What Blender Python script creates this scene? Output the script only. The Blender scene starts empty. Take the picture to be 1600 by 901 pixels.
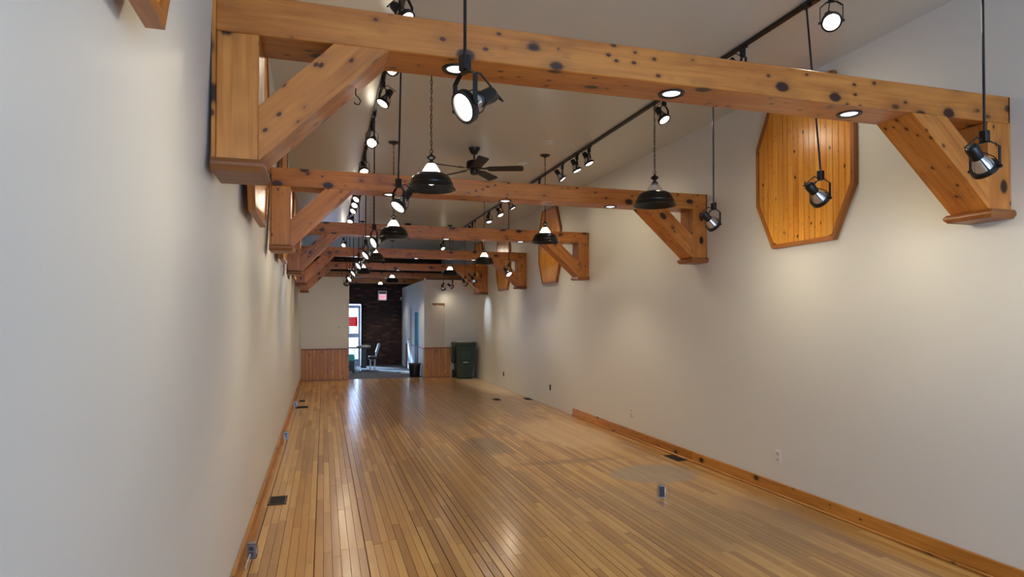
import bpy, math, random
from mathutils import Matrix, Vector
random.seed(7)
S = bpy.context.scene
COL = S.collection
PI = math.pi

# ------------------------------------------------------------------ camera, world, sun, exposure
cam = bpy.data.cameras.new('camera')
cam.sensor_width = 36.0
cam.lens = 989.92 / 1600 * 36
cam.shift_y = 29.4 / 1600
cam.clip_start = 0.05
cam_o = bpy.data.objects.new('camera', cam); COL.objects.link(cam_o)
cam_o.location = (0, 0, 1.62)
cam_o.rotation_euler = (PI / 2 + 0.017, 0, -0.289)
S.camera = cam_o
W = bpy.data.worlds.new('overcast_sky'); S.world = W; W.use_nodes = True
bg = W.node_tree.nodes['Background']
bg.inputs[0].default_value = (0.49, 0.67, 1.0, 1); bg.inputs[1].default_value = 8.4
sun = bpy.data.lights.new('sun', 'SUN'); sun.energy = 16.0; sun.angle = math.radians(3); sun.color = (.5, .76, 1)
sun_o = bpy.data.objects.new('sun', sun); COL.objects.link(sun_o)
sun_o.rotation_euler = Vector((1.3, -1.6, -0.9)).to_track_quat('-Z', 'Y').to_euler()
sun_o.location = (-6, 28, 7)
for nm, loc, sx, sz, rx in (('sky_portal_front', (1.8, -3.18, 1.75), 4.2, 2.7, PI / 2), ('sky_portal_back', (0.35, 22.5, 1.1), 1.75, 2.2, -PI / 2)):
    L = bpy.data.lights.new(nm, 'AREA'); L.shape = 'RECTANGLE'; L.size = sx; L.size_y = sz; L.cycles.is_portal = True
    o = bpy.data.objects.new(nm, L); COL.objects.link(o); o.location = loc; o.rotation_euler = (rx, 0, 0)
S.view_settings.view_transform = 'Standard'; S.view_settings.look = 'None'
S.view_settings.gamma = 1.0; S.view_settings.use_curve_mapping = False
S.view_settings.exposure = 0.2
SPOT_W, DOWN_W, PEND_W = .6, 11., 34.      # lamp outputs
S.cycles.use_denoising = True
S.cycles.adaptive_threshold = .02
S.cycles.max_bounces = 7; S.cycles.diffuse_bounces = 4; S.cycles.transparent_max_bounces = 12
S.cycles.sample_clamp_indirect = 6.0
S.cycles.caustics_reflective = False; S.cycles.caustics_refractive = False

# ------------------------------------------------------------------ room measures
XR = 4.018; ZC = 3.738; YP = 17.25; YB = 22.35; YF = -3.2
def XL(y, z):                       # the left wall leans in a little towards the top and the street end
    b = -.508 - .003 * y; u = -.425 - .0075 * y
    return b + (u - b) * z / 2.45

# ------------------------------------------------------------------ material helpers
def srgb(r, g, b):
    f = lambda c: c / 12.92 if c <= .04045 else ((c + .055) / 1.055) ** 2.4
    return (f(r / 255), f(g / 255), f(b / 255), 1)
def newmat(name):
    m = bpy.data.materials.new(name); m.use_nodes = True
    return m, m.node_tree.nodes, m.node_tree.links, m.node_tree.nodes['Principled BSDF']
def N(nodes, t, **kw):
    n = nodes.new(t)
    for k, v in kw.items():
        setattr(n, k, v)
    return n
def plain(name, col, rough=.5, metal=0., emit=None, es=0., spec=.5, var=.06, scale=30.):
    m, n, l, b = newmat(name)
    tc = N(n, 'ShaderNodeTexCoord'); no = N(n, 'ShaderNodeTexNoise'); no.inputs['Scale'].default_value = scale
    hs = N(n, 'ShaderNodeHueSaturation'); hs.inputs['Color'].default_value = col
    mr = N(n, 'ShaderNodeMapRange'); mr.inputs[3].default_value = 1 - var; mr.inputs[4].default_value = 1 + var
    l.new(tc.outputs['Object'], no.inputs['Vector']); l.new(no.outputs['Fac'], mr.inputs[0]); l.new(mr.outputs[0], hs.inputs['Value'])
    l.new(hs.outputs[0], b.inputs['Base Color'])
    b.inputs['Roughness'].default_value = rough; b.inputs['Metallic'].default_value = metal
    b.inputs['Specular IOR Level'].default_value = spec
    if emit:
        b.inputs['Emission Color'].default_value = emit; b.inputs['Emission Strength'].default_value = es
    return m
def paint(name, col, rough, bump=.02, var=.03, spec=.4):
    m, n, l, b = newmat(name)
    g = N(n, 'ShaderNodeNewGeometry')
    no = N(n, 'ShaderNodeTexNoise'); no.inputs['Scale'].default_value = 1.1; no.inputs['Detail'].default_value = 5
    fine = N(n, 'ShaderNodeTexNoise'); fine.inputs['Scale'].default_value = 90; fine.inputs['Detail'].default_value = 2
    l.new(g.outputs['Position'], no.inputs['Vector']); l.new(g.outputs['Position'], fine.inputs['Vector'])
    mr = N(n, 'ShaderNodeMapRange'); mr.inputs[3].default_value = 1 - var; mr.inputs[4].default_value = 1 + var
    hs = N(n, 'ShaderNodeHueSaturation'); hs.inputs['Color'].default_value = col
    l.new(no.outputs['Fac'], mr.inputs[0]); l.new(mr.outputs[0], hs.inputs['Value']); l.new(hs.outputs[0], b.inputs['Base Color'])
    bp = N(n, 'ShaderNodeBump'); bp.inputs['Strength'].default_value = .25; bp.inputs['Distance'].default_value = bump * .1
    l.new(fine.outputs['Fac'], bp.inputs['Height']); l.new(bp.outputs[0], b.inputs['Normal'])
    b.inputs['Roughness'].default_value = rough; b.inputs['Specular IOR Level'].default_value = spec
    return m
def pine(name, light, dark, axis='X', rough=.35, knots=True, kscale=1.0, knot_r=.16, spread=.16):
    m, n, l, b = newmat(name)
    tc = N(n, 'ShaderNodeTexCoord'); oi = N(n, 'ShaderNodeObjectInfo')
    off = N(n, 'ShaderNodeVectorMath', operation='MULTIPLY_ADD')
    l.new(oi.outputs['Random'], off.inputs[0]); off.inputs[1].default_value = (37, 53, 71); l.new(tc.outputs['Object'], off.inputs[2])
    def scaled(a, c):
        v = N(n, 'ShaderNodeVectorMath', operation='MULTIPLY')
        v.inputs[1].default_value = tuple(a if 'XYZ'[i] == axis else c for i in range(3))
        l.new(off.outputs[0], v.inputs[0]); return v
    big = N(n, 'ShaderNodeTexNoise'); big.inputs['Scale'].default_value = 1; big.inputs['Detail'].default_value = 3
    l.new(scaled(1.1, 3.5).outputs[0], big.inputs['Vector'])
    # grain lines swell around the knots
    grain = N(n, 'ShaderNodeTexNoise'); grain.inputs['Scale'].default_value = 1; grain.inputs['Detail'].default_value = 4; grain.inputs['Distortion'].default_value = .6
    l.new(scaled(2.2, 38).outputs[0], grain.inputs['Vector'])
    wave = N(n, 'ShaderNodeMath', operation='MULTIPLY_ADD'); wave.inputs[1].default_value = .55
    l.new(grain.outputs['Fac'], wave.inputs[0])
    hb = N(n, 'ShaderNodeMath', operation='MULTIPLY'); hb.inputs[1].default_value = .6; l.new(big.outputs['Fac'], hb.inputs[0]); l.new(hb.outputs[0], wave.inputs[2])
    rp = N(n, 'ShaderNodeValToRGB'); rp.color_ramp.elements[0].position = .38; rp.color_ramp.elements[0].color = dark
    rp.color_ramp.elements[1].position = .72; rp.color_ramp.elements[1].color = light
    l.new(wave.outputs[0], rp.inputs[0])
    tone = N(n, 'ShaderNodeHueSaturation')
    mr = N(n, 'ShaderNodeMapRange'); mr.inputs[3].default_value = 1 - spread; mr.inputs[4].default_value = 1 + spread
    l.new(oi.outputs['Random'], mr.inputs[0]); l.new(mr.outputs[0], tone.inputs['Value']); l.new(rp.outputs[0], tone.inputs['Color'])
    last = tone.outputs[0]
    if knots:
        for kx, kc, r_, dk in ((3.4, 5.2, knot_r, srgb(52, 24, 12)), (8.0, 12.0, knot_r * .72, srgb(84, 42, 18))):
            vo = N(n, 'ShaderNodeTexVoronoi'); vo.inputs['Scale'].default_value = 1.0
            l.new(scaled(kx * kscale, kc * kscale).outputs[0], vo.inputs['Vector'])
            wob = N(n, 'ShaderNodeMath', operation='MULTIPLY_ADD'); wob.inputs[1].default_value = .10; l.new(grain.outputs['Fac'], wob.inputs[0]); l.new(vo.outputs['Distance'], wob.inputs[2])
            kr = N(n, 'ShaderNodeValToRGB'); e = kr.color_ramp.elements
            e[0].position = .05 + r_ * .62; e[0].color = (1, 1, 1, 1); e[1].position = .05 + r_ * 1.9; e[1].color = (0, 0, 0, 1)
            x = e.new(.05 + r_ * .88); x.color = (.22, .22, .22, 1)
            l.new(wob.outputs[0], kr.inputs[0])
            mx = N(n, 'ShaderNodeMix', data_type='RGBA'); l.new(kr.outputs[0], mx.inputs[0]); l.new(last, mx.inputs[6]); mx.inputs[7].default_value = dk
            last = mx.outputs[2]
    l.new(last, b.inputs['Base Color'])
    bp = N(n, 'ShaderNodeBump'); bp.inputs['Strength'].default_value = .12; bp.inputs['Distance'].default_value = .002
    l.new(grain.outputs['Fac'], bp.inputs['Height']); l.new(bp.outputs[0], b.inputs['Normal'])
    b.inputs['Roughness'].default_value = rough
    return m
def floor_mat():
    m, n, l, b = newmat('maple_strip_floor')
    g = N(n, 'ShaderNodeNewGeometry'); oi = N(n, 'ShaderNodeObjectInfo')
    rnd = N(n, 'ShaderNodeMath', operation='ADD'); l.new(g.outputs['Random Per Island'], rnd.inputs[0]); l.new(oi.outputs['Random'], rnd.inputs[1])
    fr = N(n, 'ShaderNodeMath', operation='FRACT'); l.new(rnd.outputs[0], fr.inputs[0])
    off = N(n, 'ShaderNodeVectorMath', operation='MULTIPLY_ADD'); l.new(fr.outputs[0], off.inputs[0]); off.inputs[1].default_value = (31, 47, 11)
    l.new(g.outputs['Position'], off.inputs[2])
    sc = N(n, 'ShaderNodeVectorMath', operation='MULTIPLY'); sc.inputs[1].default_value = (45, 2.2, 20); l.new(off.outputs[0], sc.inputs[0])
    gr = N(n, 'ShaderNodeTexNoise'); gr.inputs['Scale'].default_value = 1; gr.inputs['Detail'].default_value = 4; l.new(sc.outputs[0], gr.inputs['Vector'])
    a1 = N(n, 'ShaderNodeMath', operation='MULTIPLY'); a1.inputs[1].default_value = .45; l.new(gr.outputs['Fac'], a1.inputs[0])
    a2 = N(n, 'ShaderNodeMath', operation='MULTIPLY_ADD'); a2.inputs[1].default_value = .55; l.new(fr.outputs[0], a2.inputs[0]); l.new(a1.outputs[0], a2.inputs[2])
    rp = N(n, 'ShaderNodeValToRGB'); e = rp.color_ramp.elements
    e[0].position = .1; e[0].color = srgb(138, 92, 44); e[1].position = .85; e[1].color = srgb(214, 170, 102)
    x = e.new(.5); x.color = srgb(184, 137, 72); l.new(a2.outputs[0], rp.inputs[0])
    # wear, dirt and old fixture marks with shapes of their own
    sep = N(n, 'ShaderNodeSeparateXYZ'); l.new(g.outputs['Position'], sep.inputs[0])
    ns = N(n, 'ShaderNodeTexNoise'); ns.inputs['Scale'].default_value = 2.8; ns.inputs['Detail'].default_value = 6; l.new(g.outputs['Position'], ns.inputs['Vector'])
    def ell(cx, cy, rx, ry, amt, soft=.35, noise=.5):
        v = N(n, 'ShaderNodeVectorMath', operation='SUBTRACT'); l.new(g.outputs['Position'], v.inputs[0]); v.inputs[1].default_value = (cx, cy, 0)
        q = N(n, 'ShaderNodeVectorMath', operation='MULTIPLY'); q.inputs[1].default_value = (1 / rx, 1 / ry, 0); l.new(v.outputs[0], q.inputs[0])
        ln = N(n, 'ShaderNodeVectorMath', operation='LENGTH'); l.new(q.outputs[0], ln.inputs[0])
        ad = N(n, 'ShaderNodeMath', operation='MULTIPLY_ADD'); ad.inputs[1].default_value = noise; l.new(ns.outputs['Fac'], ad.inputs[0]); l.new(ln.outputs['Value'], ad.inputs[2])
        mr = N(n, 'ShaderNodeMapRange'); mr.interpolation_type = 'SMOOTHSTEP'; c = 1 + noise * .5
        mr.inputs[1].default_value = c - soft; mr.inputs[2].default_value = c + soft; mr.inputs[3].default_value = amt; mr.inputs[4].default_value = 0
        l.new(ad.outputs[0], mr.inputs[0]); return mr.outputs[0]
    col = rp.outputs[0]
    for args, c in (((3.33, 5.95, .46, .38, .75, .22, .5), srgb(150, 138, 118)), ((1.98, 7.85, .26, .55, .75, .3, .7), srgb(112, 90, 64)),
                    ((2.62, 6.72, .62, .09, .6, .5, .7), srgb(120, 86, 50)), ((2.35, 13.2, 1.5, 3.4, .75, .5, 1.1), srgb(124, 96, 72)),
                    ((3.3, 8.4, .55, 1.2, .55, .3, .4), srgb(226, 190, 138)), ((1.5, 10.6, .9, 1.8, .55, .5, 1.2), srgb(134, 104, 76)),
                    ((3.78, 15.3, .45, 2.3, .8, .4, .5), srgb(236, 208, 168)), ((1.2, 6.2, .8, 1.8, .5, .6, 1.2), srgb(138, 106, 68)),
                    ((3.2, 4.3, .9, .6, .55, .6, 1.0), srgb(132, 104, 70)), ((2.6, 5.2, .6, .5, .4, .6, 1.2), srgb(140, 110, 76)), ((.1, 4.7, .5, 1.5, .35, .5, .6), srgb(200, 140, 64))):
        mx = N(n, 'ShaderNodeMix', data_type='RGBA'); l.new(ell(*args), mx.inputs[0]); l.new(col, mx.inputs[6]); mx.inputs[7].default_value = c; col = mx.outputs[2]
    l.new(col, b.inputs['Base Color'])
    mr = N(n, 'ShaderNodeMapRange'); mr.inputs[3].default_value = .30; mr.inputs[4].default_value = .38; l.new(ns.outputs['Fac'], mr.inputs[0]); l.new(mr.outputs[0], b.inputs['Roughness'])
    bp = N(n, 'ShaderNodeBump'); bp.inputs['Strength'].default_value = .06; bp.inputs['Distance'].default_value = .001
    l.new(gr.outputs['Fac'], bp.inputs['Height']); l.new(bp.outputs[0], b.inputs['Normal'])
    b.inputs['Specular IOR Level'].default_value = .4
    b.inputs['Coat Weight'].default_value = .6; b.inputs['Coat Roughness'].default_value = .17
    return m
def glass_mat(name, tint=(1, 1, 1, 1), haze=0.):
    m, n, l, b = newmat(name)
    out = n['Material Output']; n.remove(b)
    tr = N(n, 'ShaderNodeBsdfTransparent'); tr.inputs[0].default_value = tint
    gl = N(n, 'ShaderNodeBsdfGlossy'); gl.inputs['Roughness'].default_value = .05
    lw = N(n, 'ShaderNodeLayerWeight'); lw.inputs[0].default_value = .5
    fr = N(n, 'ShaderNodeMath', operation='POWER'); fr.inputs[1].default_value = 5; l.new(lw.outputs['Facing'], fr.inputs[0])
    ad = N(n, 'ShaderNodeMath', operation='ADD', use_clamp=True); ad.inputs[1].default_value = .04 + haze; l.new(fr.outputs[0], ad.inputs[0])
    mx = N(n, 'ShaderNodeMixShader'); l.new(ad.outputs[0], mx.inputs[0]); l.new(tr.outputs[0], mx.inputs[1]); l.new(gl.outputs[0], mx.inputs[2]); l.new(mx.outputs[0], out.inputs[0])
    return m

def sheer(name, col):
    m = plain(name, col, .6); n, l = m.node_tree.nodes, m.node_tree.links
    tr = N(n, 'ShaderNodeBsdfTranslucent'); tr.inputs[0].default_value = col
    mx = N(n, 'ShaderNodeMixShader'); mx.inputs[0].default_value = .5
    l.new(n['Principled BSDF'].outputs[0], mx.inputs[1]); l.new(tr.outputs[0], mx.inputs[2]); l.new(mx.outputs[0], n['Material Output'].inputs[0]); return m
M = {}
M['wall'] = paint('off_white_wall_paint', srgb(219, 217, 209), .5)
M['ceil'] = paint('satin_ceiling_paint', srgb(207, 207, 197), .28, bump=.01, spec=.45)
M['floor'] = floor_mat()
M['subfloor'] = plain('dark_gap', srgb(52, 32, 18), .9)
M['carpet'] = plain('blue_grey_carpet', srgb(84, 84, 92), .9, var=.35, scale=60)
BL, BD = srgb(211, 136, 59), srgb(166, 90, 29)
M['beamX'] = pine('pine_timber', BL, BD, 'X', .34, kscale=1.25, knot_r=.25, spread=.08)
M['baseY'] = pine('pine_baseboard', srgb(204, 138, 58), srgb(158, 96, 32), 'Y', .35, kscale=.9, knot_r=.17)
M['board'] = pine('pine_panel_board', srgb(240, 172, 70), srgb(214, 132, 38), 'Z', .25, kscale=2.2, knot_r=.13, spread=.1)
M['panelframe'] = pine('pine_panel_frame', srgb(176, 110, 48), srgb(128, 72, 28), 'X', .35, kscale=1.2, knot_r=.14)
M['cap'] = pine('pine_cap', srgb(150, 92, 44), srgb(108, 62, 28), 'X', .4, kscale=1, knot_r=.12)
M['wains'] = pine('wainscot_board', srgb(204, 140, 60), srgb(160, 100, 36), 'Z', .35, kscale=1.6, knot_r=.15, spread=.18)
M['rail'] = pine('wainscot_rail', srgb(152, 84, 40), srgb(118, 60, 26), 'X', .35, knots=False)
M['black'] = plain('black_enamel', srgb(10, 10, 11), .35)
M['blackmat'] = plain('black_satin', srgb(20, 20, 21), .5)
M['bell'] = plain('black_bell_enamel', srgb(10, 11, 12), .28, spec=.5)
M['bellin'] = plain('black_bell_inner', srgb(40, 40, 40), .5)
M['chrome'] = plain('chrome', srgb(205, 205, 208), .12, 1.)
M['steel'] = plain('galvanised_steel', srgb(150, 152, 156), .38, .9, var=.2)
M['brass'] = plain('antique_chain', srgb(70, 58, 40), .4, .8)
M['silver'] = plain('silvered_lamp_glass', srgb(214, 216, 224), .16, .85)
M['lens'] = plain('lit_lamp_lens', (1, 1, 1, 1), .2, emit=(1, .93, .80, 1), es=7)
M['lens_cool'] = plain('lit_cool_lamp_lens', (1, 1, 1, 1), .2, emit=(.75, .86, 1, 1), es=7)
M['dlens'] = plain('lit_downlight_lens', (1, 1, 1, 1), .3, emit=(.95, .97, 1, 1), es=2.2)
M['glasslit'] = plain('lit_frosted_glass', (1, 1, 1, 1), .3, emit=(1, .95, .86, 1), es=7)
M['glassclear'] = glass_mat('clear_glass_cone', (.92, .92, .9, 1), .12)
M['pane'] = glass_mat('window_glass', (.95, .98, 1, 1))
M['white'] = plain('white_plastic', srgb(226, 222, 212), .4)
M['ivory'] = plain('ivory_plastic', srgb(206, 198, 182), .4)
M['dark'] = plain('dark_slot', srgb(24, 18, 14), .7)
M['bronze'] = plain('bronze_register', srgb(74, 58, 40), .45, .4)
M['green'] = plain('green_cart_plastic', srgb(38, 58, 42), .45)
M['greend'] = plain('dark_green_cart_plastic', srgb(28, 44, 34), .5)
M['doorwhite'] = plain('white_door_paint', srgb(205, 212, 222), .4)
M['doorblue'] = plain('pale_aluminium_frame', srgb(168, 188, 216), .35, .2)
M['red'] = sheer('red_print', srgb(226, 40, 70))
M['redl'] = plain('red_exit_letters', srgb(215, 30, 70), .4, emit=(1, .08, .2, 1), es=.8)
M['exitface'] = plain('backlit_exit_face', srgb(240, 225, 228), .4, emit=(1, .62, .74, 1), es=.55)
M['grey'] = plain('grey_vinyl', srgb(150, 156, 166), .35)
M['greyd'] = plain('dark_grey_plastic', srgb(62, 60, 56), .45)
M['teal'] = plain('turquoise_towel', srgb(80, 205, 215), .8)
M['bluereflection'] = plain('painted_blue_reflection', srgb(96, 190, 250), .15, .2, var=.5, scale=4)  # bright blue reflection in the corridor mirror, painted as its base colour
M['navy'] = plain('navy_panel', srgb(22, 34, 66), .3)
M['cable'] = plain('grey_cable', srgb(190, 182, 172), .5)
M['paper'] = sheer('white_bag', srgb(228, 228, 226))
M['brick'] = None
def brick_mat():
    m, n, l, b = newmat('dark_brown_brick')
    g = N(n, 'ShaderNodeNewGeometry'); oi = N(n, 'ShaderNodeObjectInfo')
    rnd = N(n, 'ShaderNodeMath', operation='ADD'); l.new(g.outputs['Random Per Island'], rnd.inputs[0]); l.new(oi.outputs['Random'], rnd.inputs[1])
    fr = N(n, 'ShaderNodeMath', operation='FRACT'); l.new(rnd.outputs[0], fr.inputs[0])
    rp = N(n, 'ShaderNodeValToRGB'); e = rp.color_ramp.elements
    e[0].color = srgb(46, 28, 24); e[1].color = srgb(98, 66, 54); e[1].position = 1; x = e.new(.75); x.color = srgb(66, 40, 34)
    l.new(fr.outputs[0], rp.inputs[0]); l.new(rp.outputs[0], b.inputs['Base Color']); b.inputs['Roughness'].default_value = .7
    return m
M['brick'] = brick_mat()
M['mortar'] = plain('dark_mortar', srgb(38, 28, 26), .9)

# ------------------------------------------------------------------ mesh helpers
class MB:
    def __init__(self): self.v = []; self.f = []
    def add(self, vs, fs):
        o = len(self.v); self.v += [Vector(p) for p in vs]; self.f += [tuple(i + o for i in q) for q in fs]; return self
    def box(self, a, b, ch=0.):
        x0, y0, z0 = a; x1, y1, z1 = b
        if ch <= 0:
            return self.add([(x, y, z) for x in (x0, x1) for y in (y0, y1) for z in (z0, z1)],
                            [(0, 1, 3, 2), (4, 6, 7, 5), (0, 4, 5, 1), (2, 3, 7, 6), (0, 2, 6, 4), (1, 5, 7, 3)])
        # chamfered box: hull of three shrunken boxes
        import bmesh
        bm = bmesh.new()
        for s in ((0, ch, ch), (ch, 0, ch), (ch, ch, 0)):
            for x in (x0 + s[0], x1 - s[0]):
                for y in (y0 + s[1], y1 - s[1]):
                    for z in (z0 + s[2], z1 - s[2]): bm.verts.new((x, y, z))
        bmesh.ops.convex_hull(bm, input=bm.verts)
        bmesh.ops.dissolve_limit(bm, angle_limit=.02, verts=bm.verts, edges=bm.edges)
        bm.verts.index_update()
        self.add([v.co for v in bm.verts], [[v.index for v in f.verts] for f in bm.faces]); bm.free(); return self
    def prism(self, poly, d0, d1, plane='xz'):
        def P(a, b, d): return {'xz': (a, d, b), 'yz': (d, a, b), 'xy': (a, b, d)}[plane]
        n = len(poly)
        return self.add([P(a, b, d0) for a, b in poly] + [P(a, b, d1) for a, b in poly],
                        [tuple(range(n)), tuple(range(2 * n - 1, n - 1, -1))] + [(i, i + n, (i + 1) % n + n, (i + 1) % n) for i in range(n)])
    def lathe(self, prof, seg=20, mat=None, close=False):
        vs = []; fs = []; mat = mat or Matrix()
        for r, z in prof:
            for k in range(seg):
                a = 2 * PI * k / seg; vs.append(mat @ Vector((r * math.cos(a), r * math.sin(a), z)))
        for i in range(len(prof) - 1):
            for k in range(seg):
                k2 = (k + 1) % seg; fs.append((i * seg + k, i * seg + k2, (i + 1) * seg + k2, (i + 1) * seg + k))
        if close:
            fs.append(tuple(range(seg - 1, -1, -1))); fs.append(tuple((len(prof) - 1) * seg + k for k in range(seg)))
        return self.add(vs, fs)
    def tube(self, pts, r, seg=8, closed=False):
        pts = [Vector(p) for p in pts]; n = len(pts); vs = []; fs = []
        up = None
        for i, p in enumerate(pts):
            a = pts[(i - 1) % n] if (i > 0 or closed) else p; b = pts[(i + 1) % n] if (i < n - 1 or closed) else p
            t = (b - a).normalized()
            if up is None: up = t.orthogonal().normalized()
            up = (up - t * up.dot(t)).normalized(); w = t.cross(up)
            for k in range(seg):
                q = 2 * PI * k / seg; vs.append(p + r * (math.cos(q) * up + math.sin(q) * w))
        for i in range(n if closed else n - 1):
            j = (i + 1) % n
            for k in range(seg):
                k2 = (k + 1) % seg; fs.append((i * seg + k, i * seg + k2, j * seg + k2, j * seg + k))
        if not closed:
            fs.append(tuple(range(seg - 1, -1, -1))); fs.append(tuple((n - 1) * seg + k for k in range(seg)))
        return self.add(vs, fs)
    def cyl(self, a, b, r, seg=14, r2=None):
        a = Vector(a); b = Vector(b); q = (b - a).to_track_quat('Z', 'Y').to_matrix().to_4x4(); q.translation = a
        return self.lathe([(r, 0), (r if r2 is None else r2, (b - a).length)], seg, q, True)
    def mesh(self, name, m, smooth=False, inv=None):
        import bmesh
        me = bpy.data.meshes.new(name)
        me.from_pydata([inv @ v if inv else v for v in self.v], [], self.f); me.update()
        bm = bmesh.new(); bm.from_mesh(me); bmesh.ops.recalc_face_normals(bm, faces=bm.faces); bm.to_mesh(me); bm.free()
        me.materials.append(m)
        if smooth:
            for p in me.polygons: p.use_smooth = True
            me.set_sharp_from_angle(angle=math.radians(38))
        return me
    def build(self, name, m, parent=None, smooth=False, frame=None):
        o = link(name, self.mesh(name, m, smooth, frame.inverted() if frame else None), parent)
        if frame: o.matrix_local = frame
        return o
def link(name, data, parent=None):
    o = bpy.data.objects.new(name, data); COL.objects.link(o)
    if parent: o.parent = parent
    return o
def tag(o, label, cat, group=None, kind=None):
    if label: o['label'] = label
    if cat: o['category'] = cat
    if group: o['group'] = group
    if kind: o['kind'] = kind
    return o
def struct(o, label, cat): return tag(o, label, cat, None, 'structure')
def thing(name, loc, label, cat, group=None, rz=0.):
    o = bpy.data.objects.new(name, None); COL.objects.link(o); o.empty_display_size = .1
    o.location = loc; o.rotation_euler = (0, 0, rz)
    return tag(o, label, cat, group)
def B(a, b, ch=0.): return MB().box(a, b, ch)
def place(name, me, parent, mat):
    o = link(name, me, parent); o.matrix_local = mat; return o
def ordinal(i): return ('first', 'second', 'third', 'fourth', 'fifth', 'sixth', 'seventh', 'eighth', 'ninth', 'tenth', 'eleventh', 'twelfth', 'thirteenth', 'fourteenth')[i]
def rotY(a): return Matrix.Rotation(a, 4, 'Y')
def rotZ(a): return Matrix.Rotation(a, 4, 'Z')
def text_mesh(s, size, m, ext=.002):
    cu = bpy.data.curves.new('lettering', 'FONT'); cu.body = s; cu.size = size; cu.extrude = ext; cu.align_x = 'CENTER'; cu.align_y = 'CENTER'
    t = bpy.data.objects.new('lettering', cu); COL.objects.link(t)
    bpy.context.view_layer.update()
    me = bpy.data.meshes.new_from_object(t.evaluated_get(bpy.context.evaluated_depsgraph_get()))
    bpy.data.objects.remove(t); me.materials.clear(); me.materials.append(m); return me

# ------------------------------------------------------------------ the room shell
# left wall as a slightly leaning slab
y0, y1 = YF, YB + .1
m = MB(); m.add([(XL(y0, 0), y0, -.05), (XL(y1, 0), y1, -.05), (XL(y1, ZC), y1, ZC), (XL(y0, ZC), y0, ZC),
                 (-.9, y0, -.05), (-.9, y1, -.05), (-.9, y1, ZC), (-.9, y0, ZC)],
                [(0, 1, 2, 3), (7, 6, 5, 4), (0, 4, 5, 1), (3, 2, 6, 7), (1, 5, 6, 2), (0, 3, 7, 4)])
struct(m.build('wall_left', M['wall']), 'long off-white wall on the left side', 'wall')
struct(B((XR, YF, -.05), (XR + .2, YB + .1, ZC)).build('wall_right', M['wall']), 'long off-white wall on the right side with octagonal panels', 'wall')
struct(B((-.9, YF - .2, ZC), (XR + .2, YB + .3, ZC + .15)).build('ceiling', M['ceil']), 'flat satin off-white ceiling', 'ceiling')
m = MB().box((-.9, YF - .15, 0), (XR + .2, YF, .42)).box((-.9, YF - .15, 3.12), (XR + .2, YF, ZC)).box((-.9, YF - .15, .42), (-.28, YF, 3.12)).box((3.86, YF - .15, .42), (XR + .2, YF, 3.12))
struct(m.build('wall_front', M['wall']), 'off-white wall with the display window behind the viewer', 'wall')
wf = struct(MB().box((-.28, YF - .1, .42), (3.86, YF - .04, .48)).box((-.28, YF - .1, 3.06), (3.86, YF - .04, 3.12))
            .box((-.28, YF - .1, .48), (-.22, YF - .04, 3.06)).box((3.80, YF - .1, .48), (3.86, YF - .04, 3.06)).box((1.76, YF - .1, .48), (1.82, YF - .04, 3.06)).build('window_1', M['doorblue']), 'wide display window behind the viewer', 'window')
for a, b in ((-.22, 1.76), (1.82, 3.80)): B((a, YF - .072, .48), (b, YF - .066, 3.06)).build('pane', M['pane'], wf)

# floor: a dark base and maple strips as single pieces
fl = struct(B((-.62, YF, -.04), (XR, YP + .1, -.012)).build('floor', M['subfloor']), 'honey-coloured maple strip floor', 'floor')
PW = .0572; GAP = .0016
lens_q = [.42, .6, .78, .96, 1.14, 1.35, 1.6, 1.9, 2.2]
pm = {L: MB().box((GAP / 2, GAP / 2, -.012), (PW - GAP / 2, L - GAP / 2, 0), .0012).mesh('plank', M['floor']) for L in lens_q}
def cam_px(x, y):
    c, s = math.cos(.289), math.sin(.289); d = y * c + x * s
    return d, 800 + 989.9 * (x * c - y * s) / d
planks = []
x = -.565
while x < XR - .01:
    y = YF + random.uniform(-1.5, 0); sx = .93 if random.random() < .24 else random.choice((1., 1., .985))
    while y < YP + .05:
        L = random.choice(lens_q)
        if y + L > YF: planks.append((x, y, L, sx))
        y += L
    x += PW
def vis(p):
    x, y, L, sx = p; d, px = cam_px(x + PW / 2, y + L)
    if d < 3.7 or px < 330 or px > 1700: return 0
    return L / max(d, 3.9) ** 2
planks.sort(key=vis, reverse=True)
for x, y, L, sx in planks[:300]:
    o = link('plank', pm[L], fl); o.location = (x, y, random.uniform(-.0006, .0006)); o.scale = (sx, 1, 1)
m = MB()
for x, y, L, sx in planks[300:]:
    w = min(x + (PW - GAP / 2) * sx, XR) ; a = max(y + GAP / 2, YF); b = min(y + L - GAP / 2, YP + .1)
    if b > a: m.box((x + GAP / 2, a, -.012), (w, b, random.uniform(-.0006, .0006)))
tag(m.build('planks', M['floor'], fl), None, None, None, 'stuff')
struct(B((-.62, YP + .1, -.04), (XR, YB, -.006)).build('floor_back', M['carpet']), 'dark blue-grey carpet of the back room', 'carpet')
struct(B((-12, YB, -.08), (16, YB + 25, -.05)).build('pavement', plain('pale_pavement', srgb(170, 172, 176), .9)), 'pale pavement outside the back door', 'pavement')

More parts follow.
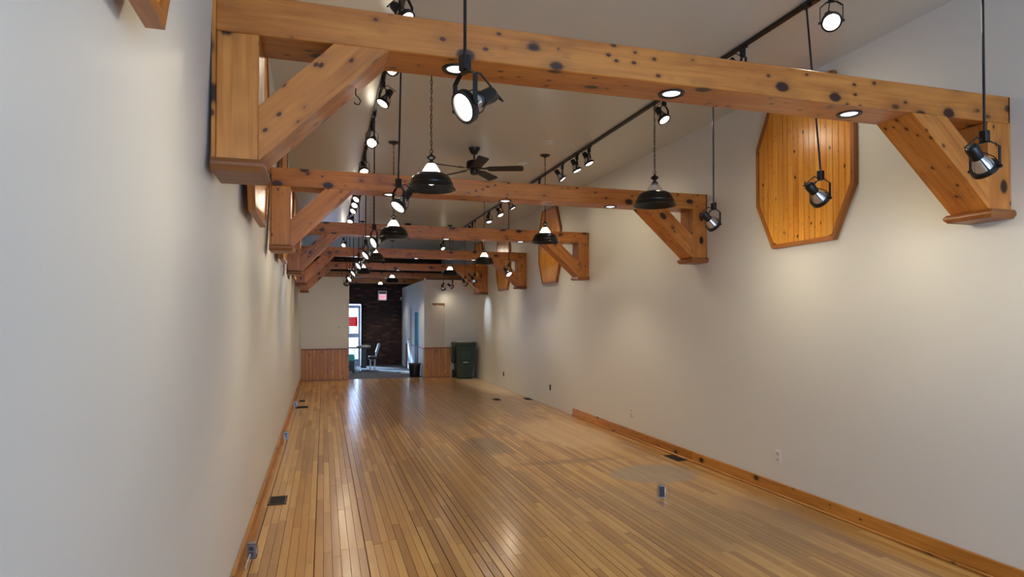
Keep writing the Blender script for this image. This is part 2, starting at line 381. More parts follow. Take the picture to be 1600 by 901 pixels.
# ------------------------------------------------------------------ partitions at the far end
def wainscot(parent, x0, x1, y, n, h=.79):
    w = (x1 - x0) / n
    for k in range(n):
        B((x0 + k * w + .002, y - .018, .012), (x0 + (k + 1) * w - .002, y - .001, h), .004).build('board', M['wains'], parent)
    B((x0, y - .03, h), (x1, y - .001, h + .035), .006).build('rail', M['rail'], parent)
    B((x0, y - .024, 0), (x1, y - .001, .012)).build('shoe', M['rail'], parent)
xl = XL(YP, 1.2)
struct(B((-.62, YP, 0), (.645, YP + .12, 2.70)).build('wall_partition_left', M['wall']), 'low off-white partition left of the back doorway', 'wall')
t = struct(bpy.data.objects.new('trim_1', None), 'pine board wainscot left of the back doorway', 'wainscot'); COL.objects.link(t)
wainscot(t, xl + .01, .645, YP, 13)
struct(MB().box((2.63, YP, 0), (XR, YP + .12, 2.67)).box((2.63, YP + .12, 0), (2.75, YB, 2.67)).box((2.75, YP + .12, 2.57), (XR, YB, 2.67)).build('wall_partition_right', M['wall']),
       'off-white enclosed room right of the back doorway', 'wall')
t = struct(bpy.data.objects.new('trim_2', None), 'pine board wainscot beside the green bin', 'wainscot'); COL.objects.link(t)
wainscot(t, 2.63, 3.36, YP, 8)
# closed-off opening with torn paint on the right partition
t = struct(thing('trim_3', (0, 0, 0), None, None), 'narrow closed-off opening with torn brown paint patches at its top', 'blocked opening')
B((2.76, YP - .012, .825), (3.20, YP - .001, 2.03)).build('infill_panel', M['ivory'], t)
for a, b, z0_, z1_ in ((2.72, 2.76, .825, 2.06), (3.20, 3.24, .825, 2.06), (2.76, 3.20, 2.03, 2.06)): B((a, YP - .018, z0_), (b, YP - .001, z1_)).build('frame_strip', M['wall'], t)
for poly in (((2.735, 1.86), (2.765, 1.85), (2.77, 2.03), (2.735, 2.04)), ((2.84, 2.03), (2.85, 1.97), (2.89, 1.985), (2.91, 1.95), (2.95, 1.97), (2.97, 1.985), (3.0, 1.975), (3.16, 1.965), (3.18, 1.9), (3.19, 2.03))):
    MB().prism(poly, YP - .016, YP - .0125).build('torn_paint', M['cap'], t)

# ------------------------------------------------------------------ brick back wall with glazed door
wb = struct(MB().box((1.24, YB, 0), (XR + .2, YB + .3, ZC)).box((-.9, YB, 2.1), (1.24, YB + .3, ZC)).box((-.9, YB, 0), (-.5, YB + .3, 2.1)).box((-.9, YB, -.06), (XR + .2, YB + .02, .0)).build('wall_back', M['mortar']), 'dark brown brick wall at the far end', 'wall')
bm_ = B((0, -.012, 0), (.203, 0, .063), .003).mesh('brick', M['brick'])
rest = MB(); count = 0
for r in range(49):
    z = .005 + r * .0762
    xx = -.5 + (.1065 if r % 2 else 0)
    while xx < XR - .21:
        door_here = xx < 1.22 and z < 2.08
        if not door_here:
            if count < 300 and xx > 1.15 and xx < 2.60 and .1 < z < 2.9:
                link('brick', bm_, wb).location = (xx, YB + random.uniform(-.002, .003), z); count += 1
            else:
                dy = random.uniform(-.012, -.007); rest.box((xx, YB + dy, z), (xx + .203, YB, z + .063))
        xx += .213
tag(rest.build('bricks', M['brick'], wb), None, None, None, 'stuff')
d = struct(thing('door_1', (0, 0, 0), None, None), 'pale blue-grey glazed back door with daylight behind', 'door')
for a, b in (((.30, 0), (.36, 2.06)), ((1.14, 0), (1.22, 2.06)), ((.36, 1.96), (1.14, 2.06)), ((.36, .95), (1.14, 1.10)), ((.36, 0), (1.14, .22))):
    B((a[0], YB + .02, a[1]), (b[0], YB + .07, b[1]), .004).build('frame', M['doorblue'], d)
for z0_, z1_ in ((.22, .95), (1.10, 1.96)): B((.36, YB + .042, z0_), (1.14, YB + .048, z1_)).build('pane', M['pane'], d)
MB().cyl((1.10, YB - .03, 1.30), (1.10, YB - .03, 1.72), .018).build('pull_bar', M['blackmat'], d, True)
s = thing('window_sign', (.80, YB + .036, 1.50), 'red printed sign with white lettering on the glazed back door', 'sign')
B((-.30, -.004, -.165), (.31, 0, .165)).build('sheet', M['red'], s)
for zz, hh in ((.10, .075), (0, .075), (-.10, .06)):
    xx = -.27
    while xx < .22:
        w_ = random.uniform(.03, .05)
        B((xx, -.007, zz - hh / 2), (xx + w_, -.0045, zz + hh / 2)).build('letter_block', M['paper'], s); xx += w_ + .014
s = thing('notice', (.82, YB + .036, 1.22), 'small white notice with blue-grey lines below the red sign', 'notice')
B((-.3, -.004, -.11), (.1, 0, .11)).build('sheet', M['paper'], s)
for k in range(4): B((-.27, -.006, -.08 + k * .045), (.05, -.0045, -.06 + k * .045)).build('print_line', M['grey'], s)
w2 = struct(MB().box((-.5, YB + .02, .3), (.3, YB + .08, .36)).box((-.5, YB + .02, 2.04), (.3, YB + .08, 2.1)).box((-.5, YB + .02, .36), (-.44, YB + .08, 2.04)).box((.24, YB + .02, .36), (.3, YB + .08, 2.04)).box((-.5, YB + .02, 0), (.3, YB + .25, .3)).build('added_window', M['doorblue']), 'unseen back window added beside the glazed door for daylight', 'window')  # hidden behind the partition, added to bring more daylight into the back room
B((-.44, YB + .045, .36), (.24, YB + .05, 2.04)).build('pane', M['pane'], w2)

# corridor side of the right room: door, frame, glass panel, rail
d = struct(thing('door_2', (0, 0, 0), None, None), 'white panelled door on the side of the corridor', 'door')
B((2.60, 19.86, 0), (2.625, 20.56, 1.95), .004).build('leaf', M['doorwhite'], d)
for z0_, z1_ in ((.15, .8), (.95, 1.8)): B((2.592, 19.96, z0_), (2.60, 20.46, z1_), .003).build('panel', M['doorwhite'], d)
MB().lathe([(0, 0), (.03, .005), (.03, .03), (.012, .035), (.012, .06)], 14, Matrix.Translation((2.54, 19.93, .95)) @ rotY(PI / 2)).build('knob', M['chrome'], d, True)
B((2.61, 21.25, 0), (2.629, 21.95, 2.0), .003).build('trim_4', M['doorwhite']); struct(bpy.data.objects['trim_4'], 'tall white door frame at the far corridor corner', 'frame')
t = struct(thing('trim_5', (0, 0, 0), None, None), 'white wainscot along the corridor side with thin rail', 'wainscot')
for a, b in ((17.37, 18.3), (18.95, 19.82)): B((2.618, a, 0), (2.629, b, .77)).build('panel', M['doorwhite'], t)
B((2.61, 17.3, .77), (2.629, 19.82, .80)).build('rail', M['rail'], t)
B((2.612, 20.62, 0), (2.629, 21.2, .79)).build('brown_panel', M['rail'], t)
t = thing('wall_mirror', (2.63, 18.62, .24), 'tall narrow glass panel with painted blue reflection on the corridor side', 'mirror')
B((-.03, -.31, .56), (-.002, .31, 1.55), .004).build('glass', M['bluereflection'], t)
B((-.03, -.31, 0), (-.002, .31, .55), .004).build('lower_panel', M['navy'], t)
t = thing('trash_can', (2.43, 17.66, 0), 'small black trash can beside the corridor wall', 'trash can')
MB().lathe([(0, .004), (.135, 0), (.165, .34), (.15, .34), (.125, .02)], 20).build('body', M['black'], t, True)
MB().lathe([(.165, .33), (.18, .335), (.18, .365), (.14, .37), (.14, .34)], 20).build('rim', M['greyd'], t, True)
t = thing('floor_grille', (2.35, 18.9, 0), 'white slatted floor grille near the corridor door', 'grille')
for k in range(6): B((-.16 + k * .06, -.42, 0), (-.135 + k * .06, .42, .008)).build('slat', M['white'], t)
B((-.19, -.45, -.004), (.2, .45, .002)).build('backing', M['dark'], t)

# exit sign
t = thing('exit_sign', (1.95, YB - .012, 2.40), 'lit exit sign with red letters on the brick wall', 'sign')
B((-.15, -.07, -.17), (.15, -.002, .17), .006).build('housing', M['white'], t)
B((-.125, -.076, -.15), (.125, -.07, .045)).build('face', M['exitface'], t)
place('letters', text_mesh('EXIT', .125, M['redl'], .002), t, Matrix.Translation((0, -.079, -.052)) @ Matrix.Rotation(PI / 2, 4, 'X'))
B((-.11, -.078, .07), (.11, -.07, .12)).build('upper_strip', M['greyd'], t)
t = thing('wall_sensor', (2.6, YB - .012, 2.3), 'small white motion sensor in the back corner', 'sensor')
B((-.04, -.06, -.06), (.03, 0, .05), .012).build('body', M['white'], t)
B((-.025, -.064, -.04), (.015, -.058, 0)).build('lens_window', M['greyd'], t)

# salon table, chair and towel trolley in the back room
t = thing('treatment_table', (1.18, 19.9, 0), 'grey padded treatment table on a dark pedestal in the back room', 'table')
MB().lathe([(0, .70), (.13, .70), (.19, .73), (.19, .76), (.15, .79), (0, .80)], 24, Matrix.Diagonal((1.15, 1.0, 1, 1))).build('padded_top', M['grey'], t, True)
B((-.62, -.18, .70), (-.1, .18, .735), .01).build('side_top', M['greyd'], t)
B((-.08, -.08, .1), (.08, .08, .70), .01).build('pedestal', M['black'], t)
B((-.17, -.17, 0), (.17, .17, .03), .01).build('base', M['chrome'], t)
for xx in (-.28, -.24): MB().cyl((xx, -.12, 0), (xx, -.12, .70), .012).build('leg', M['chrome'], t, True)
t = thing('salon_chair', (1.42, 19.75, 0), 'grey salon chair with chrome bent-tube frame in the back room', 'chair')
B((-.10, -.22, .40), (.12, .22, .47), .025).build('seat', M['greyd'], t)
MB().box((-.03, -.2, -.16), (.03, .2, .16), .025).build('backrest', M['grey'], t, False, Matrix.Translation((0, 0, 0))).matrix_local = Matrix.Translation((.17, 0, .70)) @ rotY(.3)
for yy in (-.19, .19):
    MB().tube([(-.09, yy, .37), (-.03, yy, .345), (.06, yy, .35), (.10, yy, .40), (.15, yy, .60)], .011, 8).build('side_tube', M['chrome'], t, True)
for xx, yy in ((-.05, -.19), (-.05, .19), (.08, -.19), (.08, .19)): MB().cyl((xx, yy, .012), (xx, yy, .36), .011).build('leg', M['chrome'], t, True)
for yy in (-.19, .19): MB().tube([(-.06, yy, .012), (.2, yy, .012)], .012, 8).build('runner', M['chrome'], t, True)
t = thing('trolley', (.76, 19.45, 0), 'dark trolley at the edge of the back doorway', 'trolley')
B((-.2, -.17, .06), (.12, .17, .34), .01).build('body', M['black'], t)
for xx in (-.17, .09):
    for yy in (-.14, .14):
        MB().cyl((xx, yy - .01, .03), (xx, yy + .01, .03), .03).build('caster', M['greyd'], t, True)
t = thing('towel', (.78, 19.43, .342), 'folded turquoise towel on the dark trolley', 'towel')
for k in range(3): B((-.17 + .01 * k, -.11, .07 * k), (.14 - .02 * k, .11, .07 * k + .066), .025).build('fold', M['teal'], t)

# ------------------------------------------------------------------ green wheeled bin
t = thing('wheeled_bin', (3.64, 16.83, 0), 'dark green wheeled bin in the far right corner', 'bin')
def taper(z0_, z1_, w0, w1, d0, d1):
    m = MB(); m.add([(-w0, -d0, z0_), (w0, -d0, z0_), (w0, d0, z0_), (-w0, d0, z0_), (-w1, -d1, z1_), (w1, -d1, z1_), (w1, d1, z1_), (-w1, d1, z1_)],
                    [(3, 2, 1, 0), (4, 5, 6, 7), (0, 1, 5, 4), (1, 2, 6, 5), (2, 3, 7, 6), (3, 0, 4, 7)]); return m
taper(.02, .90, .20, .255, .20, .29).build('body', M['green'], t)
taper(.86, .905, .268, .272, .305, .31).build('rim', M['greend'], t)
MB().prism([(-.315, .905), (.30, .905), (.33, .925), (.30, .955), (.12, .975), (-.28, .975), (-.325, .93)], -.285, .285, 'yz').build('lid', M['green'], t)
B((-.155, -.268, .50), (.155, -.25, .80), .006).build('front_panel', M['greend'], t)
B((-.14, -.275, .505), (.14, -.262, .74), .006).build('raised_face', M['green'], t)
B((-.07, -.285, .43), (.07, -.236, .455), .003).build('label', M['paper'], t)
for xx in (-.245, .245): MB().cyl((xx - .025, .22, .11), (xx + .025, .22, .11), .11, 20).build('wheel', M['black'], t, True)
B((-.30, -.06, .40), (-.235, .22, .86), .02).build('side_rib', M['greend'], t)
MB().tube([(-.2, .30, .90), (-.2, .36, .93), (.2, .36, .93), (.2, .30, .90)], .015).build('handle', M['greend'], t, True)
t = thing('plastic_bag', (3.60, 16.73, .9755), 'crumpled white plastic bag on the green bin lid', 'bag')
bag = MB()
for k in range(4):
    a = .09 * k - .16; bag.add([(a, -.10, 0), (a + .10, -.13, 0), (a + .13, .06, 0), (a - .02, .07, 0), (a + .05 + random.uniform(-.02, .02), -.02, random.uniform(.015, .03))],
                               [(0, 1, 4), (1, 2, 4), (2, 3, 4), (3, 0, 4), (3, 2, 1, 0)])
bag.build('film', M['paper'], t)

# ------------------------------------------------------------------ baseboards
t = struct(thing('baseboard_right', (0, 0, 0), None, None), 'knotty pine baseboard along the right wall', 'baseboard')
yy = YF
for L in (2.6, 3.3, 3.6, 2.4, 1.2):
    B((XR - .02, yy + .001, 0), (XR - .0005, min(yy + L, 9.9) - .001, .115), .003).build('board', M['baseY'], t); yy += L
B((XR - .038, YF, 0), (XR - .0205, 9.9, .02), .006).build('shoe', M['baseY'], t)
t = struct(thing('baseboard_left', (0, 0, 0), None, None), 'pine baseboard along the left wall', 'baseboard')
yy = YF
while yy < YP - .1:
    ye = min(yy + 3.4, YP - .02); a0, a1 = XL(yy, 0), XL(ye, 0)
    m = MB(); m.add([(a0 - .003, yy, 0), (a0 + .02, yy, 0), (a0 + .02, yy, .095), (a0 + .002, yy, .105), (a1 - .003, ye, 0), (a1 + .02, ye, 0), (a1 + .02, ye, .095), (a1 + .002, ye, .105)],
                    [(3, 2, 1, 0), (4, 5, 6, 7), (0, 1, 5, 4), (1, 2, 6, 5), (2, 3, 7, 6), (3, 0, 4, 7)])
    m.build('board', M['baseY'], t)
    m = MB(); m.add([(a0 + .02, yy, 0), (a0 + .038, yy, 0), (a0 + .02, yy, .02), (a1 + .02, ye, 0), (a1 + .038, ye, 0), (a1 + .02, ye, .02)], [(2, 1, 0), (3, 4, 5), (0, 1, 4, 3), (1, 2, 5, 4), (2, 0, 3, 5)])
    m.build('shoe', M['baseY'], t); yy = ye

# ------------------------------------------------------------------ timber trusses
ZB, ZT, BDP = 2.806, 2.971, .25
BY = [2.825, 6.02, 9.24, 12.46, 15.70, 18.92, 22.02]
tl = ['nearest knotty pine ceiling truss crossing the top of the room', 'second knotty pine ceiling truss from the viewer', 'third knotty pine ceiling truss from the viewer',
      'fourth knotty pine ceiling truss from the viewer', 'fifth knotty pine ceiling truss just before the partitions', 'sixth pine ceiling truss just behind the partitions', 'farthest pine ceiling truss against the brick wall']
VERT = rotY(-PI / 2)
for i, Y in enumerate(BY):
    t = thing('timber_truss', (1.75, Y, ZB), tl[i], 'truss', 'pine trusses across the ceiling')
    xl = XL(Y, 2.5); ox = -1.75
    def L(x): return x + ox
    y1 = min(BDP, YB - Y - .015)
    B((L(xl + .014), 0, 0), (L(XR - .001), y1, ZT - ZB), .004).build('beam', M['beamX'], t)
    if i > 4: continue
    for s in (0, 1):
        wx = xl if s == 0 else XR
        sg = 1 if s == 0 else -1
        pf, pb = wx + sg * .016, wx + sg * .181
        lo, hi = sorted((L(pf), L(pb)))
        B((lo, 0.001, -.53), (hi, y1 - .002, -.0005), .004).build('post', M['beamX'], t, False, Matrix.Translation((lo, 0, 0)) @ VERT)
        lo2, hi2 = sorted((L(wx + sg * .0005), L(pf)))
        B((lo2, -.012 if s == 0 else .0, -.53), (hi2, y1 + .01, ZT - ZB), .002).build('wall_plate', M['beamX'], t, False, Matrix.Translation((lo2, 0, 0)) @ VERT)
        run = .535 if s == 0 else .585
        k = .53 / run
        poly = [(L(pb), -.528), (L(pb), -.298), (L(pb + sg * (.298 / k)), -.0008), (L(pb + sg * run), -.0008)]
        ang = math.atan2(.53, sg * run)
        fr = Matrix.Translation((L(pb), 0, -.4)) @ rotY(-ang)
        MB().prism(poly, .001, y1 - .002).build('brace', M['beamX'], t, False, fr)
        lo, hi = sorted((L(wx + sg * .0005), L(pb + sg * .026)))
        c = MB(); cx0, cx1 = (lo, hi)
        e0 = 0 if s == 0 else .02; e1 = .02 if s == 0 else 0
        c.add([(cx0 + e0, -.02, -.53), (cx1 - e1 + .0, -.02, -.53), (cx1 - e1, y1 + .02, -.53), (cx0 + e0, y1 + .02, -.53),
               (cx0, -.03, -.548), (cx1, -.03, -.548), (cx1, y1 + .03, -.548), (cx0, y1 + .03, -.548),
               (cx0, -.03, -.560), (cx1, -.03, -.560), (cx1, y1 + .03, -.560), (cx0, y1 + .03, -.560),
               (cx0 + e0, -.012, -.582), (cx1 - e1, -.012, -.582), (cx1 - e1, y1 + .012, -.582), (cx0 + e0, y1 + .012, -.582)],
              [(0, 1, 2, 3), (15, 14, 13, 12)] + [(4 * q + a, 4 * q + (a + 1) % 4, 4 * q + 4 + (a + 1) % 4, 4 * q + 4 + a) for q in range(3) for a in range(4)])
        c.build('cap', M['cap'], t)
t = thing('cup_hook', (.135, 2.95, 2.59), 'small brass cup hook under the nearest left brace', 'hook')
MB().tube([(0, 0, .075), (0, 0, .045), (.012, -.012, .03), (.022, -.02, .012), (.014, -.012, -.002), (0, 0, .002), (-.006, .004, .012)], .0028, 6).build('wire', M['brass'], t, True)

# downlights under the beams
tring = MB().lathe([(.045, -.001), (.05, -.006), (.066, -.008), (.07, -.0005)], 24).mesh('trim_ring', M['black'], True)
tlens = MB().lathe([(.046, -.001), (.03, -.006), (.0, -.008)], 24).mesh('lens', M['dlens'], True)
for i, Y in enumerate(BY[:6]):
    for k, X in enumerate((.60, 1.755, 2.92)):
        t = thing('downlight', (X, Y + .125, ZB), '%s round black-rimmed downlight under the %s beam' % (('left', 'middle', 'right')[k], ('nearest', 'second', 'third', 'fourth', 'fifth', 'sixth')[i]), 'downlight', 'downlights under the beams')
        place('trim_ring', tring, t, Matrix()); place('lens', tlens, t, Matrix())
        Ld = bpy.data.lights.new('downlight_beam', 'SPOT'); Ld.energy = DOWN_W; Ld.color = (1, .95, .88); Ld.spot_size = 1.7; Ld.spot_blend = .8; Ld.shadow_soft_size = .04
        place('light', Ld, t, Matrix.Translation((0, 0, -.015)))

# ------------------------------------------------------------------ octagonal panels
def octagon(X, yc, sg, label, zc=2.955):
    hw, hh, cy, cz = .585, .695, .215, .42
    t = thing('octagon_panel', (X, yc, zc - hh), label, 'wall panel', 'octagonal pine panels on the walls')
    pts = [(-hw, -hh + cz), (-hw + cy, -hh), (hw - cy, -hh), (hw, -hh + cz), (hw, hh - cz), (hw - cy, hh), (-hw + cy, hh), (-hw, hh - cz)]
    T = .042
    fw = .036
    k = lambda p: (p[0] * (hw - fw) / hw, p[1] * (hh - fw) / hh)
    ins = [k(p) for p in pts]
    for a in range(8):
        b = (a + 1) % 8
        poly = [pts[a], pts[b], ins[b], ins[a]]
        m = MB(); dx = sg * T
        vs = [(0, p[0], p[1] + hh) for p in poly] + [(dx, p[0], p[1] + hh) for p in poly]
        m.add(vs, [(0, 1, 2, 3), (7, 6, 5, 4)] + [(q, q + 4, (q + 1) % 4 + 4, (q + 1) % 4) for q in range(4)])
        dirv = Vector((0, pts[b][0] - pts[a][0], pts[b][1] - pts[a][1])).normalized()
        fr = Matrix.Translation((0, pts[a][0], pts[a][1] + hh)) @ dirv.to_track_quat('X', 'Z').to_matrix().to_4x4()
        m.build('frame_strip', M['panelframe'], t, False, fr)
    n = 17; ihw = hw - fw + .004; w = 2 * ihw / n
    def half(y):          # height limit of the inner octagon at y
        y = abs(y); ic = ins[5][0]
        if y <= ic: return ins[5][1]
        return ins[5][1] + (ins[4][1] - ins[5][1]) * (y - ic) / (ins[4][0] - ic)
    for q in range(n):
        a, b = -ihw + q * w + .0022, -ihw + (q + 1) * w - .0022
        za, zb_ = half(a), half(b)
        zs = [(a, -za), (b, -zb_), (b, zb_), (a, za)]
        if a < 0 < b or True:
            m = MB(); m.prism([(y, z + hh) for y, z in zs], sg * .012, sg * .032, 'yz'); m.build('board', M['board'], t)
    MB().prism([(p[0], p[1] + hh) for p in ins], sg * .002, sg * .012, 'yz').build('backing', M['panelframe'], t)
octagon(XR - .001, 4.56, -1, 'large octagonal pine panel on the right wall behind the nearest truss')
octagon(XR - .001, 11.0, -1, 'octagonal pine panel on the right wall behind the third truss')
octagon(XR - .001, 14.15, -1, 'octagonal pine panel on the right wall behind the fourth truss')
octagon(XR - .001, 16.61, -1, 'octagonal pine panel on the right wall behind the fifth truss')
for yc, lab in ((1.30, 'octagonal pine panel cut by the top left edge of the picture'), (4.42, 'octagonal pine panel on the left wall behind the nearest truss'), (7.6, 'octagonal pine panel on the left wall behind the second truss'),
                (10.9, 'octagonal pine panel on the left wall behind the third truss'), (14.1, 'octagonal pine panel on the left wall behind the fourth truss')):
    octagon(XL(yc, 2.95) + .012, yc, 1, lab, 3.0 if yc < 2 else 2.955)

# ------------------------------------------------------------------ tracks and spotlights
TX = (.49, 3.10)
for k, X in enumerate(TX):
    t = thing('light_track', (X, 7, ZC), 'black lighting track along the %s side of the ceiling' % ('left', 'right')[k], 'light track')
    B((-.019, -8.6, -.026), (.019, 8.9, 0), .003).build('rail', M['black'], t)
    B((-.004, -8.6, -.0275), (.004, 8.9, -.0255)).build('slot', M['dark'], t)
    for yy in (-3.55, .55, 4.6): B((-.024, yy - .07, -.034), (.024, yy + .07, 0), .004).build('joiner', M['black'], t)
# shared spotlight meshes: head axis is local -Z, pivot axis local X, ring centre at the origin
h_ring = MB().lathe([(.052, .012), (.061, .012), (.062, -.010), (.050, -.012), (.050, .008)], 28).mesh('ring', M['black'], True)
h_lamp = MB().lathe([(.050, -.004), (.049, .012), (.040, .040), (.026, .066), (.022, .085)], 24).mesh('bulb', M['silver'], True)
h_lens = MB().lathe([(.050, -.004), (.035, -.010), (.018, -.013), (0, -.014)], 24).mesh('lens', M['lens'], True)
h_lens_c = MB().lathe([(.050, -.004), (.035, -.010), (.018, -.013), (0, -.014)], 24).mesh('lens', M['lens_cool'], True)
h_sock = MB().lathe([(0, .075), (.029, .075), (.030, .14), (.024, .148), (0, .150)], 18).mesh('socket', M['black'], True)
cg = MB()
for q in range(4):
    a = PI / 4 + q * PI / 2; c_, s_ = math.cos(a), math.sin(a)
    cg.tube([(.060 * c_, .060 * s_, .0), (.058 * c_, .058 * s_, .03), (.042 * c_, .042 * s_, .062), (.029 * c_, .029 * s_, .085)], .0026, 6)
h_cage = cg.mesh('cage', M['black'], True)
y_m = MB()
for s_ in (-1, 1):
    y_m.box((s_ * .066 - .002, -.009, -.008), (s_ * .066 + .002, .009, .10))
    y_m.prism([(s_ * .068, .098), (s_ * .064, .098), (s_ * .028, .126), (s_ * .030, .130)], -.009, .009)
y_m.box((-.031, -.009, .126), (.031, .009, .130))
h_yoke = y_m.mesh('yoke', M['black'])
k_m = MB()
for s_ in (-1, 1): k_m.cyl((s_ * .060, 0, 0), (s_ * .076, 0, 0), .008, 10)
h_knob = k_m.mesh('pivot_knob', M['black'], True)
h_adapt = MB().box((-.018, -.018, .130), (.018, .018, .19), .004).mesh('adapter', M['black'])
def spot(X, Y, zc, aim, label, hang, power=30, cool=False, lean=(0, 0), group=None):
    """zc: height of the lamp ring centre; hang: True = on a rod from the track"""
    aim = Vector(aim).normalized()
    t = thing('rod_spotlight' if hang else 'track_spotlight', (X, Y, zc), label, 'spotlight', group)
    az = math.atan2(aim.y, aim.x) + PI / 2
    yk = rotZ(az)
    place('yoke', h_yoke, t, yk); place('adapter', h_adapt, t, yk); place('pivot_knob', h_knob, t, yk)
    tilt = math.acos(max(-1, min(1, -aim.z)))
    R = yk @ Matrix.Rotation(-tilt, 4, 'X')
    if (R.to_3x3() @ Vector((0, 0, -1)) - aim).length > .05: R = yk @ Matrix.Rotation(tilt, 4, 'X')
    place('ring', h_ring, t, R); place('cage', h_cage, t, R); place('socket', h_sock, t, R)
    bl = place('bulb', h_lamp, t, R); place('lens', h_lens_c if cool else h_lens, bl, Matrix())
    p0 = R @ Vector((0, .01, .149)); p3 = Vector((0, 0, .13)); side = (R.to_3x3() @ Vector((0, 1, .4)))
    MB().tube([p0, p0 + (R.to_3x3() @ Vector((0, .03, .03))), (p0 + p3) / 2 + Vector((0, 0, .04)), p3], .004, 6).build('cord', M['black'], t, True)
    top = ZC - .027 - zc
    if hang:
        MB().tube([(0, 0, .185), (lean[0], lean[1], top - .028)], .0062, 8).build('rod', M['black'], t, True)
        B((lean[0] - .017, lean[1] - .03, top - .03), (lean[0] + .017, lean[1] + .03, top), .003).build('foot', M['black'], t)
    else:
        B((-.017, -.045, .188), (.017, .045, top if top > .2 else .2), .003).build('foot', M['black'], t)
    Ld = bpy.data.lights.new('spotlight_beam', 'SPOT'); Ld.energy = power * SPOT_W; Ld.color = (.72, .85, 1) if cool else (1, .86, .63)
    Ld.spot_size = .9 if cool and power > 40 else 2.3; Ld.spot_blend = 1.0; Ld.shadow_soft_size = .045
    place('light', Ld, t, R @ Matrix.Translation((0, 0, -.022)))
    return t
ZR = 2.39
def Yof(px, X):                      # depth along the track seen at a picture column
    a = math.tan(.289) ; r = (px - 800) / 989.9
    return X * (1 - r * a) / (r + a) if abs(r + a) > 1e-6 else 0
GL, GR, HL, HR = 'rod spotlights on the left track', 'rod spotlights on the right track', 'spotlights on the left track', 'spotlights on the right track'
left_rods = [(726, (-.80, -.31, -.5), (0, 0), False), (622, (-.55, -.28, -.75), (.02, 0), False), (584, (-.80, -.35, -.45), (0, 0), False), (571, (-.72, -.3, -.6), (0, 0), False),
             (560, (-.75, -.3, -.6), (.01, 0), True), (552, (-.75, -.25, -.6), (0, 0), False), (546.2, (-.7, -.4, -.6), (0, 0), False), (541, (-.1, .7, -.6), (0, 0), False), (534.5, (.2, .3, -.9), (0, 0), False)]
for i, (px, aim, ln, cool) in enumerate(left_rods):
    spot(TX[0], Yof(px, TX[0]), ZR, aim, '%s black rod-hung spotlight from the viewer in the left row' % ordinal(i) if i else 'nearest black rod-hung spotlight glowing in front of the first beam', True, 55 if i == 7 else 30, cool, ln, GL)
right_rods = [(1537, (.75, .10, -.65), (0, 0), False), (1284, (.80, .15, -.6), (-.03, .08), False), (1116, (.78, .2, -.6), (0, 0), False), (795, (.35, -.6, -.7), (0, 0), False),
              (742, (.6, .3, -.75), (0, 0), False), (727, (.45, .6, -.6), (0, 0), False), (707, (.82, .02, -.57), (0, 0), True), (693, (.3, .35, -.8), (0, 0), False)]
rl = ['unlit-looking black rod spotlight in front of the far right end of the nearest beam', 'black rod spotlight hanging in front of the large octagonal panel', 'black rod spotlight hanging beside the right end of the second truss',
      'black rod spotlight in front of the right brace of the fourth truss', 'black rod spotlight in front of the right brace of the fifth truss', 'rightmost of the three rod spotlights above the closed-off opening',
      'middle of the three rod spotlights above the closed-off opening', 'leftmost of the three rod spotlights above the closed-off opening']
for i, (px, aim, ln, cool) in enumerate(right_rods):
    spot(TX[1] + (.02 if i == 0 else 0), Yof(px, TX[1]), ZR - (.035 if i == 0 else 0), aim, rl[i].replace('unlit-looking ', ''), True, (30, 30, 30, 30, 30, 12, 60, 12)[i], cool, ln, GR)
ZH = ZC - .027 - .20
left_heads = [(633, (.5, -.45, -.75)), (612, (-.62, -.68, -.4)), (597, (-.5, -.2, -.85)), (580, (-.2, -.8, -.6)), (568, (.1, -.5, -.85)), (556, (-.5, -.5, -.7)), (553.5, (-.4, -.6, -.7)), (551, (-.5, -.5, -.7)), (546.5, (-.3, -.6, -.7)), (536.5, (-.3, -.7, -.6))]
for i, (px, aim) in enumerate(left_heads):
    spot(TX[0], Yof(px, TX[0]), ZH, aim, '%s short black spotlight from the viewer fixed on the left track' % ordinal(i), False, 22, False, (0, 0), HL)
right_heads = [(1303, (-.45, -.65, -.65)), (1163, (.62, -.2, -.7)), (1039, (.25, -.5, -.85)), (921, (.35, -.25, -.9)), (902, (.35, -.2, -.9)), (879, (.6, -.2, -.8)), (843, (.6, -.2, -.8)), (801, (.5, -.1, -.85)), (782, (.3, -.4, -.85)), (764, (.1, -.3, -.9)), (738, (.5, -.2, -.8)), (692, (.3, -.6, -.7))]
for i, (px, aim) in enumerate(right_heads):
    spot(TX[1], Yof(px, TX[1]), ZH, aim, '%s short black spotlight from the viewer fixed on the right track' % ordinal(i), False, 22, i == 9, (0, 0), HR)

# ------------------------------------------------------------------ bell pendants on chains
ZRIM = 2.60
p_bell = MB().lathe([(.069, .122), (.076, .121), (.106, .115), (.135, .098), (.153, .072), (.162, .047), (.164, .042), (.169, .039), (.168, .034), (.173, .016), (.183, .002), (.186, -.003), (.180, -.003), (.163, .025), (.148, .066), (.116, .100), (.069, .114)], 36).mesh('bell_shade', M['bell'], True)
gp = [(.030, .192), (.040, .180), (.053, .160), (.066, .136), (.072, .117)]
p_glass = MB().lathe(gp, 28).mesh('glass_cone', M['glasslit'], True)
p_glass_off = MB().lathe(gp, 28).mesh('glass_cone', M['glassclear'], True)
p_fin = MB().lathe([(0, .276), (.006, .274), (.010, .264), (.033, .247), (.035, .241), (.029, .234), (.011, .217), (.011, .213), (.027, .202), (.030, .192), (.028, .185), (0, .185)], 20).mesh('finial', M['black'], True)
p_loop = MB().tube([(.014 * math.cos(a * PI / 6), 0, .289 + .014 * math.sin(a * PI / 6)) for a in range(12)], .0028, 6, True).mesh('loop', M['brass'], True)
